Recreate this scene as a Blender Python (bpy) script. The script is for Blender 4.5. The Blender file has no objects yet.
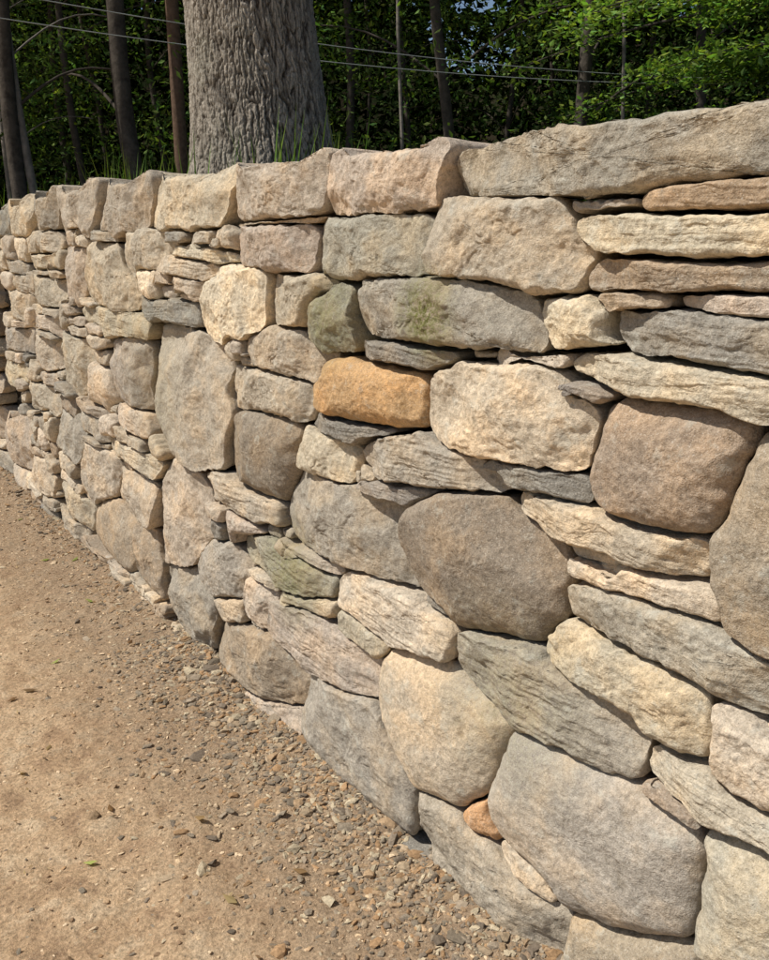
import bpy, math, numpy as np, time
_t0=time.time()
rng=np.random.default_rng(7)
scene=bpy.context.scene
# ------------------------------------------------------------------ helpers
def mk(name,V,faces,attrs=None,mat=None,smooth=True,parent=None):
    me=bpy.data.meshes.new(name)
    V=np.asarray(V,dtype=np.float32)
    me.vertices.add(len(V)); me.vertices.foreach_set('co',V.ravel())
    tot=[];idx=[]
    for F in faces:
        F=np.asarray(F,dtype=np.int32)
        if len(F)==0: continue
        idx.append(F.ravel()); tot.append(np.full(len(F),F.shape[1],dtype=np.int32))
    idx=np.concatenate(idx); tot=np.concatenate(tot)
    st=np.concatenate([[0],np.cumsum(tot)[:-1]]).astype(np.int32)
    me.loops.add(len(idx)); me.loops.foreach_set('vertex_index',idx)
    me.polygons.add(len(tot)); me.polygons.foreach_set('loop_start',st); me.polygons.foreach_set('loop_total',tot)
    me.polygons.foreach_set('use_smooth',np.full(len(tot),smooth))
    me.update(calc_edges=True); me.validate()
    if attrs:
        for k,a in attrs.items():
            a=np.asarray(a,dtype=np.float32)
            if a.ndim==2:
                at=me.attributes.new(k,'FLOAT_COLOR','POINT')
                c=np.ones((len(a),4),dtype=np.float32); c[:,:3]=a
                at.data.foreach_set('color',c.ravel())
            else:
                at=me.attributes.new(k,'FLOAT','POINT'); at.data.foreach_set('value',a)
    ob=bpy.data.objects.new(name,me); scene.collection.objects.link(ob)
    if mat: me.materials.append(mat)
    if parent: ob.parent=parent
    return ob
def empty(name):
    e=bpy.data.objects.new(name,None); scene.collection.objects.link(e); return e
def _h(ix,iy,iz,seed):
    h=(ix.astype(np.uint32)*np.uint32(374761393)+iy.astype(np.uint32)*np.uint32(668265263)+iz.astype(np.uint32)*np.uint32(2147483647)+np.uint32((seed*974711+12345)&0xffffffff))
    h=(h^(h>>np.uint32(13)))*np.uint32(1274126177); h=h^(h>>np.uint32(16))
    h=h*np.uint32(2246822519); return h^(h>>np.uint32(15))
def pn(x,y,z,seed=0):
    x=np.asarray(x,float);y=np.asarray(y,float)+0*x;z=np.asarray(z,float)+0*x
    fx=np.floor(x);fy=np.floor(y);fz=np.floor(z)
    X=fx.astype(np.int64);Y=fy.astype(np.int64);Z=fz.astype(np.int64)
    x=x-fx;y=y-fy;z=z-fz
    f=lambda t:t*t*t*(t*(t*6-15)+10)
    u,v,w=f(x),f(y),f(z); res=0
    for i in (0,1):
        for j in (0,1):
            for k in (0,1):
                h=_h(X+i,Y+j,Z+k,seed)
                gx=(h&np.uint32(255)).astype(float)/127.5-1; gy=((h>>np.uint32(8))&np.uint32(255)).astype(float)/127.5-1; gz=((h>>np.uint32(16))&np.uint32(255)).astype(float)/127.5-1
                d=gx*(x-i)+gy*(y-j)+gz*(z-k)
                res=res+d*(u if i else 1-u)*(v if j else 1-v)*(w if k else 1-w)
    return res*1.2
def fbm(x,y,z,o=4,seed=0,g=.5):
    r=0;a=1
    for i in range(o):
        r=r+a*pn(x,y,z,seed+i*17); x=x*2.03;y=y*2.03;z=z*2.03;a*=g
    return r
def lin(c):
    c=np.asarray(c,float)/255; return np.where(c<=.04045,c/12.92,((c+.055)/1.055)**2.4)
# ------------------------------------------------------------------ geometry of the site
W,Hh,F=769.,960.,830.
TH=math.atan(232/F); CT,ST=math.cos(TH),math.sin(TH)
EYE=1.5; A=math.radians(36); T=np.array([-math.sin(A),math.cos(A)]); NW=np.array([math.cos(A),math.sin(A)]); D=1.13
def survey(p):            # picture measurement -> (metres along wall, height)
    p=np.asarray(p,float); x=p[:,0]-W/2; yd=p[:,1]-Hh/2
    X=x;Y=F*CT-yd*ST;Z=-(F*ST+yd*CT)
    k=D/(X*NW[0]+Y*NW[1])
    return np.stack([(X*T[0]+Y*T[1])*k,EYE+Z*k],1)
def wp(s,z,d):            # wall coords -> world
    s=np.asarray(s,float);r=D-np.asarray(d,float)
    return np.stack([T[0]*s+NW[0]*r,T[1]*s+NW[1]*r,z+0*s],-1)
# ------------------------------------------------------------------ materials
class NT:
    def __init__(s,name):
        s.m=bpy.data.materials.new(name); s.m.use_nodes=True; s.t=s.m.node_tree; s.n=s.t.nodes; s.n.clear()
        s.out=s.n.new('ShaderNodeOutputMaterial'); s.b=s.n.new('ShaderNodeBsdfDiffuse')
        s.t.links.new(s.b.outputs[0],s.out.inputs[0]); s.b.inputs['Roughness'].default_value=.3
    def L(s,a,b): s.t.links.new(a,b)
    def attr(s,k):
        n=s.n.new('ShaderNodeAttribute'); n.attribute_name=k; return n
    def pos(s): return s.n.new('ShaderNodeNewGeometry').outputs['Position']
    def vmul(s,v,c,op='MULTIPLY'):
        n=s.n.new('ShaderNodeVectorMath'); n.operation=op; s.L(v,n.inputs[0])
        if hasattr(c,'links'): s.L(c,n.inputs[1])
        else: n.inputs[1].default_value=c
        return n.outputs[0]
    def noise(s,v,sc,det=4,ro=.55,dist=0):
        n=s.n.new('ShaderNodeTexNoise'); s.L(v,n.inputs['Vector'])
        n.inputs['Scale'].default_value=sc;n.inputs['Detail'].default_value=det;n.inputs['Roughness'].default_value=ro;n.inputs['Distortion'].default_value=dist
        return n.outputs['Fac']
    def rng(s,v,a,b,c,d):
        n=s.n.new('ShaderNodeMapRange'); s.L(v,n.inputs[0])
        for i,q in enumerate((a,b,c,d)): n.inputs[i+1].default_value=q
        return n.outputs[0]
    def math(s,op,a,b):
        n=s.n.new('ShaderNodeMath'); n.operation=op
        for i,q in enumerate((a,b)):
            if hasattr(q,'links'): s.L(q,n.inputs[i])
            else: n.inputs[i].default_value=q
        return n.outputs[0]
    def mix(s,f,a,b,mode='MIX'):
        n=s.n.new('ShaderNodeMix'); n.data_type='RGBA'; n.blend_type=mode
        for i,q in ((0,f),(6,a),(7,b)):
            if hasattr(q,'links'): s.L(q,n.inputs[i])
            elif i==0: n.inputs[0].default_value=q
            else: n.inputs[i].default_value=(q[0],q[1],q[2],1)
        return n.outputs[2]
    def gray(s,v):
        n=s.n.new('ShaderNodeCombineColor'); [s.L(v,n.inputs[i]) for i in range(3)]; return n.outputs[0]
    def bumps(s,hs):          # list of (height socket, metres)
        t=None
        for h,a in hs:
            q=s.math('MULTIPLY',h,a); t=q if t is None else s.math('ADD',t,q)
        n=s.n.new('ShaderNodeBump'); s.L(t,n.inputs['Height']); n.inputs['Distance'].default_value=1; n.inputs['Strength'].default_value=1
        s.L(n.outputs[0],s.b.inputs['Normal'])
def stone_material():
    m=NT('fieldstone'); P0=m.pos(); c=m.attr('col').outputs['Color']; r=m.attr('rnd').outputs['Fac']; kd=m.attr('kind').outputs['Fac']; mo=m.attr('moss').outputs['Fac']
    off=m.gray(m.math('MULTIPLY',r,41.)); P=m.vmul(P0,off,'ADD')
    n1=m.noise(P,7,4,.6); n2=m.noise(P,85,4,.75); n3=m.noise(P,330,2,.7); n4=m.noise(P,19,6,.7)
    st=m.noise(m.vmul(P,(6,6,100)),1.0,4,.65,.5)
    c=m.mix(1,c,m.gray(m.rng(n1,.3,.7,.84,1.16)),'MULTIPLY')
    c=m.mix(m.rng(n1,.46,.62,0,.5),c,m.mix(1,c,(1.13,.96,.75),'MULTIPLY'))
    c=m.mix(1,c,m.gray(m.rng(n2,.3,.7,.66,1.34)),'MULTIPLY')
    c=m.mix(m.math('MULTIPLY',kd,.38),c,m.mix(1,c,m.gray(m.rng(st,.32,.68,.68,1.2)),'MULTIPLY'))
    c=m.mix(m.rng(n3,.58,.70,0,.65),c,m.mix(1,c,(.36,.34,.32),'MULTIPLY'))
    c=m.mix(m.rng(n3,.42,.30,0,.45),c,(.72,.67,.58))
    c=m.mix(m.rng(n4,.57,.66,0,.38),c,(.55,.54,.46))
    c=m.mix(m.rng(n4,.42,.30,0,.6),c,m.mix(1,c,(.50,.47,.41),'MULTIPLY'))
    mm=m.math('MULTIPLY',mo,m.rng(n2,.36,.56,0,1))
    c=m.mix(mm,c,(.15,.155,.05))
    m.L(c,m.b.inputs['Color'])
    m.bumps([(n1,.012),(n4,.0075),(m.math('MULTIPLY',st,kd),.0025),(n2,.0038),(n3,.0013)]); return m.m
M_stone=stone_material()
def simple(name,c,var=.3,sc=20,bump=.002):
    m=NT(name);P=m.pos();n=m.noise(P,sc,5,.65)
    m.L(m.mix(1,c,m.gray(m.rng(n,.3,.7,1-var,1+var)),'MULTIPLY'),m.b.inputs['Color'])
    m.bumps([(n,bump)]); return m.m
# ------------------------------------------------------------------ stones (outline survey)
PAL=dict(g=(181,173,155),t=(212,195,165),p=(207,191,168),b=(182,162,136),o=(214,169,116),s=(156,152,141),d=(158,141,120),l=(224,209,181),m=(168,163,138),w=(198,184,159),e=(196,161,122))
# colour, kind (c cap, b boulder, k block, s slab), protrusion cm
ST_TXT="""
g c 2 434,190 438,166 452,152 500,135 560,127 625,121 650,114 700,108 769,97 830,90 880,84 880,170 830,172 769,176 700,180 640,192 560,195 480,196
w c 1 318,215 322,168 335,156 400,149 441,150 437,172 432,208 380,213
p c 2 222,220 226,178 236,172 265,163 325,160 320,185 316,213 270,219
t c 1 137,230 139,183 160,178 229,171 225,215 221,230 180,232
w c 0 88,231 90,190 96,186 138,180 136,230
w c 1 50,228 52,197 60,193 89,188 87,230
g c 0 27,230 28,203 36,198 51,195 50,228
t c 1 6,238 8,212 14,207 27,203 26,232
s c 0 -20,240 -18,213 6,208 6,238
g s 0 563,214 565,198 640,195 641,209
e s 1 639,205 645,187 700,180 769,175 820,172 820,205 700,208 655,210
t s 2 567,240 572,218 620,214 700,211 769,210 820,210 820,252 769,255 700,262 650,254 600,250
b s 1 578,280 582,265 640,261 769,264 820,265 820,294 769,295 690,293 620,291 590,290
b s 0 590,300 600,294 660,296 668,308 620,310
p s 0 667,300 720,297 820,302 820,320 720,312
s s 1 604,335 606,313 650,311 700,315 769,325 820,330 820,378 769,367 700,358 620,348
l k 0 525,320 532,300 560,293 600,300 606,325 612,350 570,352 540,342
w k 2 430,262 430,205 470,200 560,198 566,230 594,255 580,265 575,290 530,290 470,278 435,272
g k 1 305,270 308,222 345,218 428,214 431,240 428,274 370,275
p k 1 234,262 233,230 270,227 306,230 304,268 260,268
t s 0 225,228 228,221 300,217 316,214 303,225 260,227
g k 2 347,310 355,280 400,276 470,278 530,292 540,335 545,355 480,350 400,340 352,335
l k 1 193,322 196,290 215,270 262,270 262,300 255,330 225,340 202,336
w k 0 263,272 310,275 328,284 322,300 306,302 300,325 270,322 260,310
m k 1 300,345 300,305 310,288 345,288 350,310 352,345 325,352
w k 0 240,358 245,335 290,335 318,355 320,378 300,380 260,368
s s 0 350,360 355,338 400,342 460,352 450,368 400,370 365,365
o b 1 308,400 310,375 320,360 345,358 400,368 422,378 424,405 415,430 380,434 340,425 312,418
t k 2 420,400 428,378 450,366 500,361 550,366 560,384 585,402 602,415 592,450 585,478 530,470 470,462 438,448 425,425
s s 2 561,384 585,382 612,387 615,400 590,401 566,400
t s 2 547,365 560,353 620,355 700,365 769,380 820,388 820,430 769,422 720,413 640,405 600,385 570,372
b b 2 586,490 588,450 600,420 625,403 680,408 735,420 750,440 740,480 722,520 690,533 640,532 600,515
b b 3 710,560 714,500 725,465 745,443 769,432 820,425 870,500 860,620 800,675 769,660 735,635 715,600
t s 1 498,510 503,488 540,490 620,515 700,535 712,560 705,592 650,580 580,555 520,535
s s 0 474,468 480,458 520,468 580,480 590,503 540,495 500,483
d b 2 397,540 402,510 430,498 480,502 530,520 558,550 560,585 545,630 510,643 465,632 420,595
g s 1 347,455 355,435 400,433 460,445 500,465 505,492 470,495 420,488 365,480
s s 0 300,425 310,418 350,428 390,434 350,443 310,435
t k 0 288,450 295,432 320,435 348,455 350,485 320,478 292,465
s s 0 350,484 400,490 432,495 405,506 370,502
g k 1 275,510 285,470 310,475 360,490 402,508 400,545 415,590 380,585 330,560 285,540
d b 1 220,455 225,430 245,415 275,420 298,432 290,455 288,480 270,500 245,495 225,475
w k 0 220,395 222,362 260,370 300,382 306,400 305,425 270,418 235,408
p k 1 142,385 145,345 152,320 190,330 215,345 222,365 218,400 230,415 220,440 222,470 195,472 165,455 145,420
g k 0 106,370 108,338 140,336 144,355 140,390 142,411 120,408 108,395
s s 0 132,310 135,295 170,297 193,305 195,330 160,322 138,318
w k 0 118,268 120,232 155,233 160,245 158,268 135,270
l s 0 160,252 162,240 230,248 235,265 190,262
t s 0 155,270 160,262 200,265 218,272 200,280
w s 0 162,287 165,275 200,283 196,300
t k 1 83,300 80,270 90,242 110,243 118,262 128,290 130,310 110,312
w k 0 58,300 60,260 70,245 82,250 80,270 78,305
t s 0 75,315 80,305 120,313 145,322 145,338 110,335
p k 0 57,380 58,345 65,335 85,340 88,385 75,395
t b 0 80,395 85,365 105,368 110,400 100,412
t s 0 108,412 115,402 140,412 148,428 150,442 125,436
p k 0 148,540 150,490 160,465 175,460 200,478 205,510 210,540 185,568 155,562
w s 0 195,478 205,470 240,485 275,505 278,532 250,525 210,505
g k 0 190,570 200,535 225,545 242,570 240,600 215,600 195,585
m s 0 228,530 270,540 310,565 335,580 330,600 290,590 240,565
w s 0 272,545 300,550 335,568 340,580 320,576
g k 0 155,590 160,568 190,572 210,600 210,640 190,650 165,615
p k 0 236,595 245,578 265,590 270,615 260,628 240,618
b k 1 209,655 210,625 240,625 280,640 305,660 306,690 290,712 255,695 225,680
w s 1 206,655 215,668 260,697 300,715 298,740 260,722 215,690
p s 1 265,630 270,600 300,612 345,640 375,665 378,690 365,702 330,690 285,655
l s 1 330,600 332,572 365,575 410,600 440,620 455,640 450,668 420,662 370,640 340,618
w k 0 333,625 340,608 365,625 385,645 372,655 345,640
g k 1 301,735 303,675 330,685 375,705 390,735 405,770 415,800 410,835 370,825 330,790 305,770
t b 2 376,700 378,670 395,648 430,658 470,680 508,710 510,745 490,790 460,810 430,800 400,775 380,735
g s 1 455,670 458,637 500,645 560,670 620,705 640,740 635,775 590,770 520,735 480,700
t k 1 534,660 540,628 580,632 640,660 700,690 712,720 710,765 680,762 620,725 560,695
g k 1 548,610 553,582 600,585 680,615 740,650 769,665 840,700 840,755 769,728 700,690 630,655 570,625
t s 0 555,555 600,570 680,590 715,600 718,620 670,608 600,590 565,575
g b 2 486,790 495,750 515,727 560,745 620,790 690,830 700,870 690,920 660,948 610,940 560,915 510,860 490,825
o b 0 460,815 465,800 485,797 488,820 500,840 480,843 462,830
w k 1 410,815 412,795 440,803 470,835 500,860 540,905 565,915 560,960 520,970 470,925 430,870
w s 1 632,765 640,742 700,775 769,815 840,850 840,895 769,855 700,820 650,790
p k 1 710,760 712,705 740,715 769,735 840,770 840,845 769,818 730,796
g b 2 685,930 690,870 705,838 740,842 800,880 850,930 860,1000 800,1020 740,995 700,965
b b 0 553,965 565,912 610,940 660,950 690,965 690,1010 620,1030 565,990
b k 0 640,800 645,775 680,800 700,822 690,830 655,815
t k 0 495,860 500,845 530,860 555,895 550,910 520,890
b b 0 90,540 88,505 105,500 130,520 133,570 115,570
w k 0 55,500 58,480 75,490 88,510 80,525 66,518
t k 0 30,480 32,455 45,460 52,490 45,500
w k 0 0,450 5,420 25,415 32,440 28,470 10,465
p k 0 75,500 78,465 80,440 100,450 112,470 105,498
w k 0 110,500 112,468 135,475 155,492 150,528 130,518
t s 0 105,450 106,435 150,455 162,465 150,482
g k 0 55,450 55,410 65,412 82,430 80,465
b k 0 134,570 136,520 150,540 152,562 158,600 140,588
t s 0 22,262 24,252 56,256 57,268 40,270
w k 0 28,300 30,275 55,280 56,305 40,308
g s 0 4,270 5,258 22,262 22,276
t k 0 2,318 3,290 26,292 26,318
p s 0 30,325 32,312 56,318 56,334
w k 0 26,360 28,332 54,342 55,372 38,372
g k 0 0,350 2,326 24,330 24,354
t s 0 2,372 4,360 25,364 25,380
w k 0 24,408 26,378 53,388 53,408 40,412
t s 0 212,607 214,600 238,605 240,622 220,620
w s 0 272,608 276,592 300,600 334,602 333,618 300,610
p k 0 218,540 222,508 250,528 262,536 240,542
"""
def resample(P,n):
    Q=np.vstack([P,P[:1]]); L=np.r_[0,np.cumsum(np.hypot(*np.diff(Q,axis=0).T))]
    t=np.linspace(0,L[-1],n,endpoint=False)
    return np.stack([np.interp(t,L,Q[:,0]),np.interp(t,L,Q[:,1])],1)
def chaikin(P,k):
    for _ in range(k):
        N=np.roll(P,-1,0); P=np.stack([.75*P+.25*N,.25*P+.75*N],1).reshape(-1,2)
    return P
def subdiv(P):
    N=np.roll(P,-1,0); return np.stack([P,.5*(P+N)],1).reshape(-1,2)
def inside(pt,poly):
    x,y=pt[:,0][:,None],pt[:,1][:,None]; a=poly;b=np.roll(poly,-1,0)
    c=((a[:,1]>y)!=(b[:,1]>y))&(x<(b[:,0]-a[:,0])*(y-a[:,1])/(b[:,1]-a[:,1]+1e-12)+a[:,0])
    return c.sum(1)%2==1
def area(P):
    N=np.roll(P,-1,0); return .5*np.sum(P[:,0]*N[:,1]-N[:,0]*P[:,1])
NO=72; ZB=-.06
stones=[]
def add_stone(P,col,kind,prot,lim,o=False):
    if area(P)<0: P=P[::-1]
    P=P.copy(); P[:,1]=np.maximum(P[:,1],ZB)
    if kind=='b': Q=chaikin(P,3)
    elif kind=='c': Q=chaikin(subdiv(subdiv(P)),2)
    else: Q=chaikin(subdiv(subdiv(P)) if len(P)<9 else subdiv(P),2)
    Q=resample(Q,NO)
    c=lin(col); g=c.mean()*np.array([1.15,1.0,.82]); c=c+(g-c)*(.22 if o else .42)
    stones.append(dict(P=Q,O=Q.copy(),col=c*.85,kind=kind,prot=prot,lim=lim,g=rng.uniform(.004,.016)))
for ln in ST_TXT.strip().splitlines():
    a=ln.split(); pts=np.array([[float(q) for q in s.split(',')] for s in a[3:]])
    wpz=survey(pts); sc=np.ptp(wpz[:,1])/max(np.ptp(pts[:,1]),1)
    c=np.array(PAL[a[0]])*(1+rng.uniform(-.015,.015,3))*(1+rng.uniform(-.05,.05))
    add_stone(wpz,c,a[1],float(a[2])/100,min(max(9*sc,.013),.065),a[0]=='o')
nexp=len(stones)
# fill what the survey left open: coursed rubble, bottom up
S0,S1,CS=-2.2,10.0,.01
ns=int((S1-S0)/CS); nz=int((1.70-ZB)/CS); occ=np.zeros((nz,ns),bool)
gs=S0+(np.arange(ns)+.5)*CS; gz=ZB+(np.arange(nz)+.5)*CS
for s in stones:
    P=s['P']; i0,i1=np.searchsorted(gs,[P[:,0].min(),P[:,0].max()]); j0,j1=np.searchsorted(gz,[P[:,1].min(),P[:,1].max()])
    if i1<=i0 or j1<=j0: continue
    g=np.stack(np.meshgrid(gs[i0:i1],gz[j0:j1]),-1).reshape(-1,2); occ[j0:j1,i0:i1]|=inside(g,P).reshape(j1-j0,i1-i0)
vis=(gs>.45)&(gs<6.4)
occ[np.ix_(gz>1.60,vis)]=True
keys=list('ggttpppwwwwlltbss')
for j in range(nz):
    i=0
    while i<ns:
        if occ[j,i]: i+=1; continue
        big=rng.random(); far=gs[i]>2.9
        if far:
            ppm=1450/min(gs[i],7)**2; tw=int(rng.uniform(18,48)/ppm*100); th=int(rng.uniform(6,12) if rng.random()<.7 else rng.uniform(13,26))
        else: tw=int(rng.uniform(10,30) if big<.75 else rng.uniform(25,48)); th=int(rng.uniform(4,9) if big<.5 else rng.uniform(8,20))
        if gz[j]>1.45 and not vis[i]: th=24; tw=int(rng.uniform(30,60))
        w=1
        while w<tw and i+w<ns and not occ[j,i+w]: w+=1
        if far and w<14: th=min(th,12)
        h=1
        while h<th and j+h<nz and not occ[j+h,i:i+w].any(): h+=1
        if j+h<nz and nz-(j+h)<5 and not occ[j+h:,i:i+w].any(): h=nz-j
        occ[j:j+h,i:i+w]=True
        if w>=4 and h>=2 and w*h>=16 and not (far and w<7):
            a,b,c,d=S0+i*CS,S0+(i+w)*CS,ZB+j*CS,ZB+(j+h)*CS
            jx,jz=min(.03,w*.0014),min(.014,h*.0018)
            P=np.array([[a,c],[(a+b)/2,c],[b,c],[b,(c+d)/2],[b,d],[(a+b)/2,d],[a,d],[a,(c+d)/2]])+rng.normal(0,1,(8,2))*[jx,jz]
            asp=w/h; kind='s' if asp>3.2 else ('b' if rng.random()<.15 and min(w,h)>7 else 'k')
            small=min(w,h)<5 and w<14
            add_stone(P,np.array(PAL[keys[rng.integers(len(keys))]])*rng.uniform(.93,1.07),kind,(-.03 if small else rng.uniform(-.012,.018)),.02 if not far else .035)
        i+=w
# settle stones against each other: even dry joints
def normals(P):
    t=np.roll(P,-1,0)-np.roll(P,1,0); t/=np.linalg.norm(t,axis=1)[:,None]+1e-9
    return np.stack([t[:,1],-t[:,0]],1)
for it in range(4):
    bb=np.array([[*s['P'].min(0),*s['P'].max(0)] for s in stones]); new=[]
    for i,s in enumerate(stones):
        P=s['P']; m=.05
        nb=np.where((bb[:,0]<bb[i,2]+m)&(bb[:,2]>bb[i,0]-m)&(bb[:,1]<bb[i,3]+m)&(bb[:,3]>bb[i,1]-m))[0]; nb=nb[nb!=i]
        best=np.full(NO,1.)
        for j in nb:
            Q=stones[j]['P']; dd=np.sqrt(((P[:,None]-Q[None])**2).sum(-1)).min(1); ins=inside(P,Q); dd=np.where(ins,-dd,dd)
            best=np.minimum(best,dd)
        g=s['g']
        mv=np.where(best>2.4*s['lim']+.01,0,(best-g)*.45); mv=np.clip(mv,-.03,s['lim'])
        mv=(np.roll(mv,1)+2*mv+np.roll(mv,-1))/4
        Pn=P+normals(P)*mv[:,None]
        dv=Pn-s['O']; l=np.linalg.norm(dv,axis=1)[:,None]; mx=np.where(mv<0,.08,s['lim']*1.3)[:,None]
        Pn=s['O']+dv*np.minimum(1,mx/(l+1e-9))
        Pn=(np.roll(Pn,1,0)+8*Pn+np.roll(Pn,-1,0))/10
        new.append(resample(Pn,NO))
    for s,p in zip(stones,new): s['P']=p
# build meshes
VV=[];FF=[];CC=[];RR=[];KK=[];MO=[];off=0
moss_at=survey([[430,315],[290,572],[325,320],[505,700],[150,390]]); moss_r=(.10,.16,.12,.22,.3); moss_k=(1,.6,.55,.3,.25)
for si,s in enumerate(stones):
    P=s['P']; cen=P.mean(0); dist_cam=math.hypot(D,cen[0])
    visible=.4<cen[0]<6.6
    px=np.ptp(P[:,0])*np.ptp(P[:,1])/(dist_cam**2)
    if not visible: N,R=40,8
    elif px>.012: N,R=176,44
    elif px>.004: N,R=128,30
    elif px>.0012: N,R=88,20
    else: N,R=56,12
    seed=int(rng.integers(1e6)); kind=s['kind']; B=resample(P,N)
    size=min(np.ptp(P[:,0]),np.ptp(P[:,1]))
    nb=normals(B)
    jag=fbm(B[:,0]*22,B[:,1]*22,seed*.37,2,seed)*min(.006,size*.05)+(0 if kind=='b' else 1)*fbm(B[:,0]*75,B[:,1]*75,seed*.57,2,seed+2)*min(.0045,size*.03)
    B=B+nb*jag[:,None]
    rr=1-np.linspace(0,1,R+1)[:-1]**1.35   # 1..>0
    G=cen+rr[:,None,None]*(B-cen)[None]; G=G.reshape(-1,2)
    dist=np.empty(len(G)); st_=max(1,N//60)
    Bs=B[::st_] if N>88 else B; Bn=np.roll(Bs,-1,0); e=Bn-Bs; el=(e**2).sum(1)+1e-12
    for k in range(0,len(G),1500):
        g=G[k:k+1500,None]-Bs[None]; t=np.clip((g*e).sum(-1)/el,0,1); dist[k:k+1500]=np.sqrt(((g-t[...,None]*e)**2).sum(-1)).min(1)
    dist[:N]=0
    inr=dist.max()
    if kind=='b': Rf=.65*inr; Am=min(.55*inr,.05)
    elif kind=='s': Rf=min(.3*inr,.010); Am=min(.6*inr,.016)
    elif kind=='c': Rf=min(.3*inr,.018); Am=.02
    else: Rf=min(.4*inr,.020); Am=min(.6*inr,.024)
    q=np.clip(dist/Rf,0,1); d=s['prot']-Am*(1-np.sqrt(np.clip(1-(1-q)**2,0,1)))
    rel=G-cen
    d+=np.clip(rel@(rng.normal(0,.07 if kind!='s' else .05,2)),-.022,.022)
    sx=G[:,0];sz=G[:,1]
    # warped coordinates give broken, not ruler-straight, chisel facets
    wx=.012*fbm(sx*14,sz*14,seed*.5,2,seed+60); wy=.012*fbm(sx*14,sz*14,seed*.5+9,2,seed+61)
    nf=dict(b=6,s=4,k=9,c=10)[kind]
    for _ in range(nf):
        a=rng.uniform(0,2*math.pi); dr=np.array([math.cos(a),math.sin(a)]); pr=rel@dr+wx*dr[0]+wy*dr[1]; ext=pr.max()
        o_=rng.uniform(.1,.8); sl=rng.uniform(.15,.75)*(.4+o_) if kind!='b' else rng.uniform(.1,.4)
        cut=s['prot']+.003+(.004 if kind=='b' else 0)-np.maximum(0,pr-ext*o_)*sl
        d=np.minimum(d,np.maximum(cut,d-.03))
    am={'b':.006,'k':.007,'s':.0055,'c':.007}[kind]*min(1,inr/.06+.25)
    d+=am*1.3*fbm(sx*9,sz*9,seed*.11,2,seed)*np.clip(q+.3,0,1)
    # stepped fracture plateaus
    if kind!='b':
        fr_=fbm(sx*13,sz*(13 if kind!='s' else 26),seed*.21,2,seed+5)*3.2; stp=(np.floor(fr_)+np.clip((fr_-np.floor(fr_))*5-2,0,1))
        d+=am*.42*stp*np.clip(q+.2,0,1)
    d+=am*.42*fbm(sx*60,sz*60,seed*.3,3,seed+9,.6)
    if kind=='s':   # fine bedding
        ph=sz*130+1.5*fbm(sx*4,sz*6,seed*.7,2,seed+3)+ rel[:,0]*rng.normal(0,8)
        led=pn(ph,sx*3,seed*.9,seed+4); d+=np.clip(led*3,-1,1)*.0011*np.clip(q+.4,0,1)
    if N>=88:
        jx=fbm(sx*35,sz*35,3.3,2,seed+20)*.003; jz=fbm(sx*35,sz*35,7.3,2,seed+30)*.003
    else: jx=jz=0
    front=wp(G[:,0]+jx,G[:,1]+jz,d)
    e0=d[:N]; deep=.44 if kind=='c' else rng.uniform(.18,.24)
    sides=[]
    for fr,sc in ((.05,.995),(.2,.98),(.5,.94),(1,.86 if kind!='c' else .95)):
        b=cen+(B-cen)*sc; w_=.006*fbm(b[:,0]*12,b[:,1]*12,fr*9,2,seed+40) if fr<.9 else 0
        dd=e0+( -deep-e0)*fr
        sides.append(wp(b[:,0]+w_,b[:,1]+w_,dd))
    cdep=d[(R-1)*N:].mean()
    V=np.vstack([sides[3],sides[2],sides[1],sides[0],front,wp(cen[0:1],cen[1:2],np.array([cdep]))])
    nr=4+R; a=np.arange(N); an=(a+1)%N
    q4=[np.stack([k*N+a,(k+1)*N+a,(k+1)*N+an,k*N+an],1) for k in range(nr-1)]
    F4=np.vstack(q4); cidx=nr*N
    F3=np.stack([(nr-1)*N+a,np.full(N,cidx),(nr-1)*N+an],1)
    VV.append(V); FF.append((F4+off,F3+off)); off+=len(V)
    CC.append(np.tile(s['col'],(len(V),1))); RR.append(np.full(len(V),rng.random())); KK.append(np.full(len(V),{'s':1.,'k':.3,'c':.4,'b':.05}[kind]))
    mo=np.zeros(len(V)); 
    for q_,(ms,mz) in enumerate(moss_at):
        c0=wp(np.array([ms]),np.array([mz]),np.array([0.]))[0]; mo=np.maximum(mo,np.clip(1.3-np.linalg.norm(V-c0,axis=1)/moss_r[q_],0,1)*moss_k[q_])
    MO.append(mo)
wall=empty('stone_wall')
mk('facing_stones',np.vstack(VV),[np.vstack([f[0] for f in FF]),np.vstack([f[1] for f in FF])],
   dict(col=np.vstack(CC),rnd=np.concatenate(RR),kind=np.concatenate(KK),moss=np.concatenate(MO)),M_stone,True,wall)
# core of small hearting stones behind the face, coloured near-black to deepen joint shade
cs=np.linspace(S0,S1,620); cz=np.linspace(-.1,1.58,90); a,b=np.meshgrid(cs,cz)
dd=-.15+.035*fbm(a*14,b*22,1.,3,3)
V1=wp(a.ravel(),b.ravel(),dd.ravel()); n=len(cs); m_=len(cz)
ii=(np.arange(m_-1)[:,None]*n+np.arange(n-1)[None]).ravel(); Fq=np.stack([ii,ii+n,ii+n+1,ii+1],1)
V2=wp(np.array([S0,S1,S0,S1,S0,S1]),np.array([1.58,1.58,1.58,1.58,-.1,-.1]),np.array([-.12,-.12,-.46,-.46,-.46,-.46])); o=len(V1)
mk('hearting',np.vstack([V1,V2]),[Fq,np.array([[o,o+1,o+3,o+2],[o+2,o+3,o+5,o+4]])],None,simple('joint_shade_hearting',(.04,.034,.027),.4,30,.01),True,wall)
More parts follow.
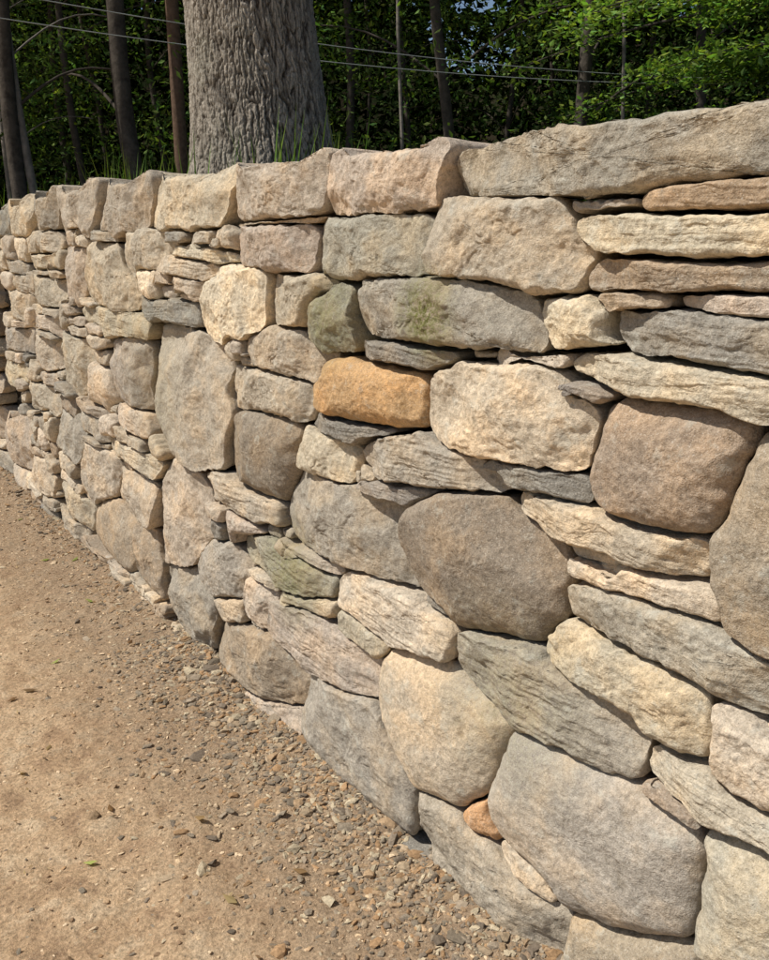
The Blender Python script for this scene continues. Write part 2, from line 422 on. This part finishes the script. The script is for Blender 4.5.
# ------------------------------------------------------------------ ground
def gh(x,y):
    w=x*NW[0]+y*NW[1]
    h=.020*fbm(x*1.3,y*1.3,0,3,50)+.012*fbm(x*6,y*6,0,3,60)
    f=fbm(x*26,y*26,0,3,70,.65); h+=.005*f+.006*np.clip(f-.25,0,1)
    h+=.03*np.clip(1-(D-w)/.35,0,1)**2*(.6+.8*pn(x*3,y*3,0,9))
    return h-.01
def axis(lo,a,b,hi,st):
    mid=np.arange(a,b,st); up=[b];d=st
    while up[-1]<hi: d*=1.18; up.append(up[-1]+d)
    dn=[a];d=st
    while dn[-1]>lo: d*=1.18; dn.append(dn[-1]-d)
    return np.r_[np.array(dn[1:])[::-1],mid,np.array(up)]
gx=axis(-300,-3.2,.9,300,.009); gy=axis(-60,1.0,6.2,300,.011)
X,Y=np.meshgrid(gx,gy); X=X.ravel();Y=Y.ravel(); n=len(gx);m_=len(gy)
ii=(np.arange(m_-1)[:,None]*n+np.arange(n-1)[None]).ravel()
Z=gh(X,Y)
m=NT('dirt_ground'); P=m.pos()
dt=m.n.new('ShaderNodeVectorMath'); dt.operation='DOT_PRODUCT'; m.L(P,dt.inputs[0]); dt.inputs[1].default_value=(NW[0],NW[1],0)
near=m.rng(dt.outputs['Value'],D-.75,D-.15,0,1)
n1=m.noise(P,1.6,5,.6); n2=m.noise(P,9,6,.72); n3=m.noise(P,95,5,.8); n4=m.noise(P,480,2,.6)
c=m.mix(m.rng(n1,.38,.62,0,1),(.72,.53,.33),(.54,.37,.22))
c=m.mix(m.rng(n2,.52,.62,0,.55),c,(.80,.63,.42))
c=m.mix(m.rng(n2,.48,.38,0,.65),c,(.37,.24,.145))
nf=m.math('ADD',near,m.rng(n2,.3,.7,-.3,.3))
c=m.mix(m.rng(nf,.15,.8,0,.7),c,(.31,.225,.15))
c=m.mix(1,c,m.gray(m.rng(n3,.32,.68,.50,1.42)),'MULTIPLY')
c=m.mix(m.rng(n4,.60,.72,0,.55),c,(.14,.10,.07)); c=m.mix(m.rng(n4,.38,.28,0,.45),c,(.80,.70,.56))
m.L(c,m.b.inputs['Color']); m.bumps([(n2,.016),(n3,.010),(n4,.002)])
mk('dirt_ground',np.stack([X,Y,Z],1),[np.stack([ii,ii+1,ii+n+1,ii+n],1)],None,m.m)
# terrain retained behind the wall, rising to a wooded hill
us=np.r_[np.linspace(-140,-3,60),np.linspace(-2.5,11,80),np.linspace(12,180,90)]; ud=np.r_[0,np.linspace(0.001,4,24),np.linspace(4.5,150,100)]
a,b=np.meshgrid(us,ud)
w0=wp(a.ravel(),0*a.ravel(),-(b.ravel()+.47)); rad_=np.hypot(w0[:,0],w0[:,1]).reshape(a.shape)
azr=(w0[:,0]/np.maximum(w0[:,1],.1)).reshape(a.shape)
hill=np.clip((rad_-48)/32,0,1); hill=hill*hill*(3-2*hill)
hz=1.36+.012*np.clip(b,0,60)+.08*fbm(a*.5,b*.5,0,3,5)+hill*(20+9*fbm(a*.05,b*.05,0,4,8)-8*np.exp(-((azr-.105)/.05)**2)-3*np.exp(-((azr-.33)/.04)**2)); hz[0]=-.2
base=w0; base[:,2]=hz.ravel(); n=len(us);m_=len(ud); ii=(np.arange(m_-1)[:,None]*n+np.arange(n-1)[None]).ravel()
mm=NT('forest_floor');P=mm.pos();q1=mm.noise(P,.8,6,.7);q2=mm.noise(P,12,5,.7)
c=mm.mix(mm.rng(q1,.42,.58,0,1),(.035,.028,.018),(.018,.028,.010)); c=mm.mix(1,c,mm.gray(mm.rng(q2,.3,.7,.3,1.5)),'MULTIPLY'); mm.L(c,mm.b.inputs['Color']); mm.bumps([(q2,.05)])
mk('wooded_bank',base,[np.stack([ii,ii+n,ii+n+1,ii+1],1)],None,mm.m)
# ------------------------------------------------------------------ gravel and chips
import bmesh
bm=bmesh.new(); bmesh.ops.create_icosphere(bm,subdivisions=1,radius=1); bv=np.array([v.co[:] for v in bm.verts]); bf=np.array([[v.index for v in f.verts] for f in bm.faces]); bm.free()
def gravel(name,s,w,size,mat,cols):
    n=len(s); nv=len(bv); r=rng
    V=np.tile(bv,(n,1,1)); V*=1+r.normal(0,.2,(n,nv,1)); V=np.sign(V)*np.abs(V)**.8
    V*=np.stack([r.uniform(.8,1.6,n),r.uniform(.5,1.,n),r.uniform(.2,.6,n)],1)[:,None]*size[:,None,None]
    a=r.uniform(0,6.28,n); t=r.normal(0,.35,n); ca,sa,ct,st=np.cos(a),np.sin(a),np.cos(t),np.sin(t)
    y=V[...,1]*ct[:,None]-V[...,2]*st[:,None]; z=V[...,1]*st[:,None]+V[...,2]*ct[:,None]
    x=V[...,0]*ca[:,None]-y*sa[:,None]; y2=V[...,0]*sa[:,None]+y*ca[:,None]
    c=wp(s,np.zeros(n),w); h=gh(c[:,0],c[:,1])+size*r.uniform(-.1,.3,n)
    V=np.stack([x+c[:,0][:,None],y2+c[:,1][:,None],z+h[:,None]],-1).reshape(-1,3)
    Fc=(bf[None]+(np.arange(n)*nv)[:,None,None]).reshape(-1,3)
    return mk(name,V,[Fc],dict(col=np.repeat(cols,nv,0)),mat,False)
mg=NT('gravel_chips'); P=mg.pos(); n2=mg.noise(P,150,4,.7); mg.L(mg.mix(1,mg.attr('col').outputs['Color'],mg.gray(mg.rng(n2,.3,.7,.7,1.3)),'MULTIPLY'),mg.b.inputs['Color']); mg.bumps([(n2,.003)])
n=14500
s=rng.uniform(.3,7.5,n); s=np.where(rng.random(n)<.6,rng.uniform(.4,3.0,n),s)
w=np.abs(rng.normal(0,1,n))*(.11+.14*rng.random(n))*np.clip(1.3-.14*s,.5,1.3)
wv=-.05+w
size=.003+.0075*rng.random(n)**2.2+(rng.random(n)<.05)*rng.uniform(.003,.014,n)
n3=5500; s3=rng.uniform(.2,8,n3); w3=np.r_[rng.uniform(.2,3.2,n3//2),rng.exponential(.4,n3-n3//2)+.1]; z3=.0018+.005*rng.random(n3)**3+(rng.random(n3)<.025)*rng.uniform(.003,.008,n3)
gp=np.array([lin(c)*.80 for c in [(172,156,134),(152,139,120),(194,172,142),(142,128,111),(180,153,121),(206,190,160),(184,150,113)]])
S_=np.r_[s,s3];Wv=np.r_[wv,w3];Z_=np.r_[size,z3]
gravel('gravel',S_,Wv,Z_,mg.m,gp[rng.integers(0,7,len(S_))]*rng.uniform(.7,1.15,(len(S_),1)))
n=12000; dc=np.array([(.64,.48,.30),(.50,.35,.21),(.72,.56,.37),(.34,.23,.14)])
gravel('dirt_clods',rng.uniform(.3,6.5,n),rng.exponential(.8,n)+.05,.0016+.006*rng.random(n)**3,mg.m,dc[rng.integers(0,4,n)]*rng.uniform(.8,1.1,(n,1)))
# fallen leaves
def leaf_quads(name,P,size,col,mat,flat=0.,parent=None,asp=.45):
    n=len(P); u=rng.normal(0,1,(n,3)); u[:,2]*=(1-flat); u/=np.linalg.norm(u,axis=1)[:,None]
    nn=rng.normal(0,1,(n,3))*(1-flat)+np.array([0,0,1.])*(.6+flat*2); v=np.cross(u,nn); v/=np.linalg.norm(v,axis=1)[:,None]+1e-9
    s=size[:,None]; nrm=np.cross(u,v)
    V=np.stack([P-u*s,P+v*s*asp*.9-u*s*.15+nrm*s*.12,P+u*s,P-v*s*asp*.9-u*s*.15+nrm*s*.12],1).reshape(-1,3)
    i=np.arange(n)*4; Fc=np.stack([i,i+1,i+2,i+3],1)
    return mk(name,V,[Fc],dict(col=np.repeat(col,4,0)),mat,False,parent)
def leaf_mat(name,tr=.35):
    m=NT(name); a=m.attr('col').outputs['Color']; m.L(a,m.b.inputs['Color']); m.b.inputs['Roughness'].default_value=0
    if tr==0: return m.m
    t=m.n.new('ShaderNodeBsdfTranslucent'); m.L(m.mix(1,a,(1.2,1.35,.5),'MULTIPLY'),t.inputs[0]); mx=m.n.new('ShaderNodeMixShader'); mx.inputs[0].default_value=tr
    m.L(m.b.outputs[0],mx.inputs[1]); m.L(t.outputs[0],mx.inputs[2]); m.L(mx.outputs[0],m.out.inputs[0]); return m.m
M_leaf=leaf_mat('leaf'); M_leafd=leaf_mat('leaf_shaded',0)
def ground_at(p):
    p=np.asarray(p,float); X=p[:,0]-W/2; yd=p[:,1]-Hh/2; Y=F*CT-yd*ST; Zr=-(F*ST+yd*CT); k=-EYE/Zr; return np.stack([X*k,Y*k],1)
lp=ground_at([[90,860],[55,660],[48,745],[110,805],[230,900],[75,560],[160,700],[20,520],[45,560],[300,870],[130,640],[12,700],[30,690],[22,770],[200,820],[90,600]])
lc=np.array([(.40,.44,.14),(.32,.38,.11),(.28,.20,.10),(.20,.12,.06),(.34,.26,.13),(.26,.30,.09),(.2,.12,.06),(.24,.28,.08),(.26,.30,.08),(.25,.16,.08),(.22,.13,.07),(.2,.12,.06),(.2,.13,.07),(.34,.24,.13),(.3,.2,.1),(.3,.34,.1)])
n=900; q=wp(rng.uniform(.4,6.5,n),np.zeros(n),rng.uniform(.1,3.,n))[:,:2]
lp=np.r_[lp,q]; lc=np.r_[lc,np.array([(.22,.14,.08),(.34,.24,.14),(.16,.11,.07),(.5,.38,.22)])[rng.integers(0,4,n)]]
leaf_quads('fallen_leaves',np.c_[lp,gh(lp[:,0],lp[:,1])+.008],np.r_[rng.uniform(.018,.028,16),rng.uniform(.003,.011,n)],lc,M_leaf,.8)
# ------------------------------------------------------------------ oak behind wall
def bark_mat():
    m=NT('oak_bark');P=m.pos(); h=m.attr('h').outputs['Fac']; a=m.noise(m.vmul(P,(1,1,.3)),45,5,.75); b=m.noise(P,170,3,.7); l=m.noise(P,5,5,.6)
    c=m.mix(m.rng(h,-.6,.2,0,1),(.085,.068,.052),(.39,.345,.28)); c=m.mix(1,c,m.gray(m.rng(a,.3,.7,.6,1.35)),'MULTIPLY'); c=m.mix(m.rng(l,.5,.66,0,.35),c,(.38,.365,.29)); c=m.mix(1,c,m.gray(m.rng(b,.3,.7,.7,1.25)),'MULTIPLY')
    m.L(c,m.b.inputs['Color']); m.bumps([(a,.008),(b,.003)]); return m.m
M_bark=bark_mat()
oak=empty('oak_tree')
nt,nzv=760,640; th=np.linspace(0,2*math.pi,nt,endpoint=False); zz=np.r_[np.linspace(1.2,3.0,560),np.linspace(3.03,9.5,nzv-560)]
Tt,Zz=np.meshgrid(th,zz)
def cx(z): return -.615-(z-1.91)*.07
rad=.295+.08*np.exp(-(Zz-1.91)/.45)-.012*(Zz-2.67)*(Zz>2.67)
ct_,st__=np.cos(Tt),np.sin(Tt)
rad=rad*(1+.03*pn(ct_*1.5,st__*1.5,Zz*.5,1)+.10*np.exp(-(Zz-1.5)/.25)*np.clip(np.sin(Tt*4+.7),0,1)*(Zz<2.6))
ux=.7*pn(ct_*4,st__*4,Zz*7,8)+.35*pn(ct_*9,st__*9,Zz*18,28); uy=.7*pn(ct_*4,st__*4,Zz*7,18)+.35*pn(ct_*9,st__*9,Zz*18,38)
kx,ky=ct_*13+ux,st__*13+uy
r1=np.abs(pn(kx,ky,Zz*5,2)); r2=np.abs(pn(kx*1.8,ky*1.8,Zz*15,3)); r3=fbm(kx*3.5,ky*3.5,Zz*55,2,6)
hgt=np.clip(r1*5.,0,1)*.58+np.clip(r2*4.5,0,1)*.42; hgt=hgt*1.1-.78+.35*r3
rr=rad+hgt*.014
V=np.stack([cx(Zz)+rr*ct_,4.55+rr*st__,Zz],-1).reshape(-1,3)
i,j=np.meshgrid(np.arange(nzv-1),np.arange(nt),indexing='ij'); j2=(j+1)%nt
Fq=np.stack([i*nt+j,i*nt+j2,(i+1)*nt+j2,(i+1)*nt+j],-1).reshape(-1,4)
mk('trunk',V,[Fq],dict(h=hgt.ravel()),M_bark,True,oak)
def tube(pts,r0,r1,ns=10,k=0):
    pts=np.asarray(pts,float); n=len(pts); r=np.linspace(r0,r1,n); t=np.gradient(pts,axis=0); t/=np.linalg.norm(t,axis=1)[:,None]
    ref=np.array([.31,.9,.12]); u=np.cross(t,ref); u/=np.linalg.norm(u,axis=1)[:,None]; v=np.cross(t,u); a=np.linspace(0,2*math.pi,ns,endpoint=False)
    V=(pts[:,None]+r[:,None,None]*(np.cos(a)[None,:,None]*u[:,None]+np.sin(a)[None,:,None]*v[:,None])).reshape(-1,3)
    i,j=np.meshgrid(np.arange(n-1),np.arange(ns),indexing='ij'); j2=(j+1)%ns
    return V,np.stack([i*ns+j,i*ns+j2,(i+1)*ns+j2,(i+1)*ns+j],-1).reshape(-1,4)
def join(parts):
    V=[];Fq=[];o=0
    for v,f in parts: V.append(v);Fq.append(f+o);o+=len(v)
    return np.vstack(V),np.vstack(Fq)
parts=[];tips=[]
for k in range(11):
    a=k*2.4; z0=rng.uniform(6.5,9.4); L=rng.uniform(2.5,4.2); t=np.linspace(0,1,12)[:,None]
    p0=np.array([cx(z0),4.55,z0]); dr=np.array([math.cos(a),math.sin(a),.75]); p=p0+dr*L*t+np.array([0,0,-.25])*L*t**2+np.c_[pn(t[:,0]*4,k*3.,0,5),pn(t[:,0]*4,k*3.,9,5),0*t[:,0]]*.5
    parts.append(tube(p,.11,.02)); tips+= [p[q] for q in (5,7,9,10,11)]
    for q in (4,6,8):
        d2=rng.normal(0,1,3); d2[2]=abs(d2[2])*.6; d2/=np.linalg.norm(d2); p2=p[q]+d2*1.5*t; parts.append(tube(p2,.035,.008,6)); tips+=[p2[6],p2[11]]
V,Fq=join(parts); mk('limbs',V,[Fq],dict(h=np.full(len(V),.2)),M_bark,True,oak)
tips=np.array(tips); P=np.repeat(tips,90,0)+rng.normal(0,1,(len(tips)*90,3))*[.55,.55,.38]
def greens(n,b=1.,yel=.25):
    base=np.array([.050,.084,.024]); c=base*rng.uniform(.5,1.5,(n,1))*b; c[:,0]*=rng.uniform(.8,1.3,n); y=rng.random(n)<yel; c[y]*=np.array([1.45,1.3,.9]); return c
leaf_quads('crown_leaves',P,np.full(len(P),.08),greens(len(P)),M_leaf,.2,oak)
# ------------------------------------------------------------------ forest behind
forest=empty('forest_trees')
mt=simple('forest_bark',(.085,.073,.060),.45,8,.02)
mt2=simple('forest_bark_pale',(.23,.205,.175),.35,8,.02)
def px_at(px,Yd): return (px-W/2)/(F*CT+280*ST)*Yd
def trunkset(lst,name,mat):
    parts=[]
    for px,Yd,wpx in lst:
        x=px_at(px,Yd); r=wpx/862*Yd/2; t=np.linspace(0,1,20)[:,None]; ln=rng.normal(0,.6,2)
        p=np.array([x,Yd,1.])+t*np.array([ln[0],ln[1],15.]); p[:,0]+=.4*pn(t[:,0]*3,px*.1,0,3)
        parts.append(tube(p,r,r*.45,12))
        for b in range(6):
            z=rng.uniform(2,13); q=p[int(z/15*19)]; a=rng.uniform(0,6.28); tt=np.linspace(0,1,8)[:,None]
            parts.append(tube(q+tt*np.array([math.cos(a),math.sin(a),.4])*rng.uniform(1.5,3.)+np.array([0,0,.3])*np.sin(tt*3),r*.22,.01,6))
    V,Fq=join(parts); mk(name,V,[Fq],None,mat,True,forest)
trunkset([(22,13,16),(96,20,8),(150,13.5,19),(160,27,7),(352,19,9),(372,30,5),(414,26,6),(446,15,12),(500,28,6),(571,14,14),(640,28,7),(690,20,11),(716,38,5),(-40,18,14),(-90,22,12),(820,20,14),(880,24,12),(120,33,6),(66,30,8),(540,40,6)],'dark_trunks',mt)
trunkset([(43,13,9),(8,18,6),(396,15,4),(614,16,4)],'pale_trunks',mt2)
def gap(c):
    r=c[:,0]/c[:,1]; e=(c[:,2]-1.5)/c[:,1]
    return ~(((np.abs(r-.105)<.032)&(e>.245)&(e<.36))|((np.abs(r-.33)<.012)&(e>.24)&(e<.33))|((np.abs(r+.40)<.02)&(e>.25)&(e<.33)))
def clumps(n,box,sig,per,dens=None):
    c=np.stack([rng.uniform(box[0],box[1],n),rng.uniform(box[2],box[3],n),rng.uniform(box[4],box[5],n)],1)
    if dens is not None: c=c[rng.random(len(c))<dens(c)]
    q=np.repeat(c,per,0)+rng.normal(0,1,(len(c)*per,3))*sig; br=np.repeat(rng.uniform(.4,1.6,len(c)),per); return q,br
def add_leaves(name,args,size,b,yel=.2,flat=.3,mat=None):
    P,br=clumps(*args); k=(P[:,2]>1.7)&(gap(P)|(rng.random(len(P))<.25)); P=P[k];br=br[k]
    leaf_quads(name,P,size*rng.uniform(.7,1.3,len(P)),greens(len(P),b,yel)*br[:,None],mat or M_leaf,flat,forest,.5)
def dens(c):   # big irregular masses of foliage, thin near the floor
    u=np.clip((c[:,2]-1.5)/(.30*c[:,1])*.9+.1,0,1); g=fbm(c[:,0]*.35,c[:,1]*.2,c[:,2]*.45,2,77); return np.clip(u*(.35+3.6*g),0,1)
add_leaves('understory_leaves',(2600,(-13,14,13.5,24,1.8,8.5),(.45,.45,.13),44,dens),.062,1.7)
add_leaves('midstory_leaves',(2600,(-20,22,22,34,1.8,12.5),(.8,.8,.22),38,dens),.105,1.6)
add_leaves('far_leaves',(1500,(-40,44,38,58,1.5,22),(1.8,1.2,.9),50),.30,.6,.2,.3,M_leafd)
add_leaves('shade_canopy_leaves',(1500,(-55,30,15,52,11,17),(1.6,1.6,.5),38),.38,.8,.2,.3,M_leaf)  # overhead leaf layer added to shade the forest below
# leafy boughs at the wood's sunny edge, right
maple=empty('maple_tree')
parts=[];bt=[]
x0=px_at(900,11.5); t=np.linspace(0,1,16)[:,None]; p=np.array([x0,11.5,1.2])+t*np.array([-.3,.2,10.]); parts.append(tube(p,.22,.06,14))
for k in range(46):
    q=p[int(rng.uniform(3,9 if k<34 else 15))]; a=rng.uniform(2.4,4.0); L=rng.uniform(1.6,5.6); tt=np.linspace(0,1,14)[:,None]
    b=q+np.array([math.cos(a),math.sin(a)*.6,.10])*L*tt+np.array([0,0,-.5])*tt**2*L*.4; parts.append(tube(b,.035,.006,6)); bt+= [b[i] for i in range(3,14)]
V,Fq=join(parts); mk('trunk_and_boughs',V,[Fq],None,mt,True,maple)
bt=np.array(bt); bt=bt[bt[:,2]>2.9]; bt=bt[rng.random(len(bt))<.8]; P=np.repeat(bt,55,0)+rng.normal(0,1,(len(bt)*55,3))*[.22,.22,.06]
leaf_quads('leaves',P,.05*rng.uniform(.7,1.3,len(P)),greens(len(P),3.0,.4)*np.repeat(rng.uniform(.6,1.3,len(bt)),55)[:,None],M_leaf,.5,maple,.6)
# weeds along the top behind the wall
def blades(name,s,d,h,mat):
    n=len(s); b=wp(s,np.full(n,1.36),d); a=rng.uniform(0,6.28,n); l=rng.uniform(.05,.3,n)*h; wv=np.stack([-np.sin(a),np.cos(a),0*a],1)*.0055
    dr=np.stack([np.cos(a),np.sin(a),0*a],1)
    m1=b+dr*l[:,None]*.3+np.array([0,0,1])*(h*.6)[:,None]; tp=b+dr*l[:,None]+np.array([0,0,1])*h[:,None]
    V=np.stack([b-wv,b+wv,m1+wv*.8,m1-wv*.8,tp],1).reshape(-1,3); i=np.arange(n)*5
    return mk(name,V,[np.stack([i,i+1,i+2,i+3],1),np.stack([i+3,i+2,i+4],1)],dict(col=np.repeat(greens(n,2.4,.5),5,0)),mat,False)
s=np.r_[rng.normal(5.,.4,260),rng.normal(3.05,.12,60),rng.uniform(3,9.5,200)]; blades('weeds',s,-rng.uniform(.5,1.,len(s)),rng.uniform(.3,.72,len(s)),M_leaf)
# utility pole and wires
pole=empty('utility_pole'); xp=px_at(184,14)
parts=[tube(np.array([xp,14,1.2])+np.linspace(0,1,8)[:,None]*np.array([0,0,8.]),.11,.09,16),tube(np.array([xp-1,14,8.6])+np.linspace(0,1,3)[:,None]*np.array([2.,0,0]),.06,.06,8)]
V,Fq=join(parts); mk('pole_and_crossarm',V,[Fq],None,simple('pole_wood',(.15,.10,.07),.3,15,.01),True,pole)
parts=[]
def at(px,py,Yd):
    yd=py-Hh/2; Yr=F*CT-yd*ST; Zr=-(F*ST+yd*CT); return np.array([(px-W/2)/Yr*Yd,Yd,EYE+Zr/Yr*Yd])
for (xa,ya,xb,yb,da,db) in ((0,18,560,80,8.5,11),(0,-8,560,70,8.5,11)):
    p,q=at(xa,ya,da),at(xb,yb,db); t=np.linspace(-.8,1.8,50)[:,None]; parts.append(tube(p+(q-p)*t-np.array([0,0,.18])*(1-((t-.5)*2)**2)*.4,.0045,.0045,6))
V,Fq=join(parts); mk('power_lines',V,[Fq],None,simple('cable',(.34,.36,.34),.1,5,.0),True)
# ------------------------------------------------------------------ light & camera
el=math.radians(53); az=np.array([-.975,-.20]); az/=np.linalg.norm(az)
sd=np.array([az[0]*math.cos(el),az[1]*math.cos(el),math.sin(el)])
from mathutils import Vector
sl=bpy.data.lights.new('sun','SUN'); sl.energy=5; sl.angle=math.radians(.5); sl.color=(1,.955,.89); so=bpy.data.objects.new('sun',sl); scene.collection.objects.link(so)
so.rotation_euler=Vector(sd).to_track_quat('Z','Y').to_euler()
wd=bpy.data.worlds.new('World'); scene.world=wd; wd.use_nodes=True; nt_=wd.node_tree; sk=nt_.nodes.new('ShaderNodeTexSky'); sk.sky_type='NISHITA'; sk.sun_disc=False; sk.sun_elevation=el; sk.sun_rotation=math.atan2(az[0],az[1])
nt_.links.new(sk.outputs[0],nt_.nodes['Background'].inputs[0]); nt_.nodes['Background'].inputs[1].default_value=.09
cam=bpy.data.cameras.new('camera'); co=bpy.data.objects.new('camera',cam); scene.collection.objects.link(co); co.location=(0,0,EYE); co.rotation_euler=(math.pi/2-TH,0,0)
cam.sensor_fit='HORIZONTAL'; cam.sensor_width=36; cam.lens=36*F/W; cam.clip_start=.05; cam.clip_end=1000; scene.camera=co
scene.view_settings.view_transform='Standard'; scene.view_settings.look='None'; scene.view_settings.exposure=0
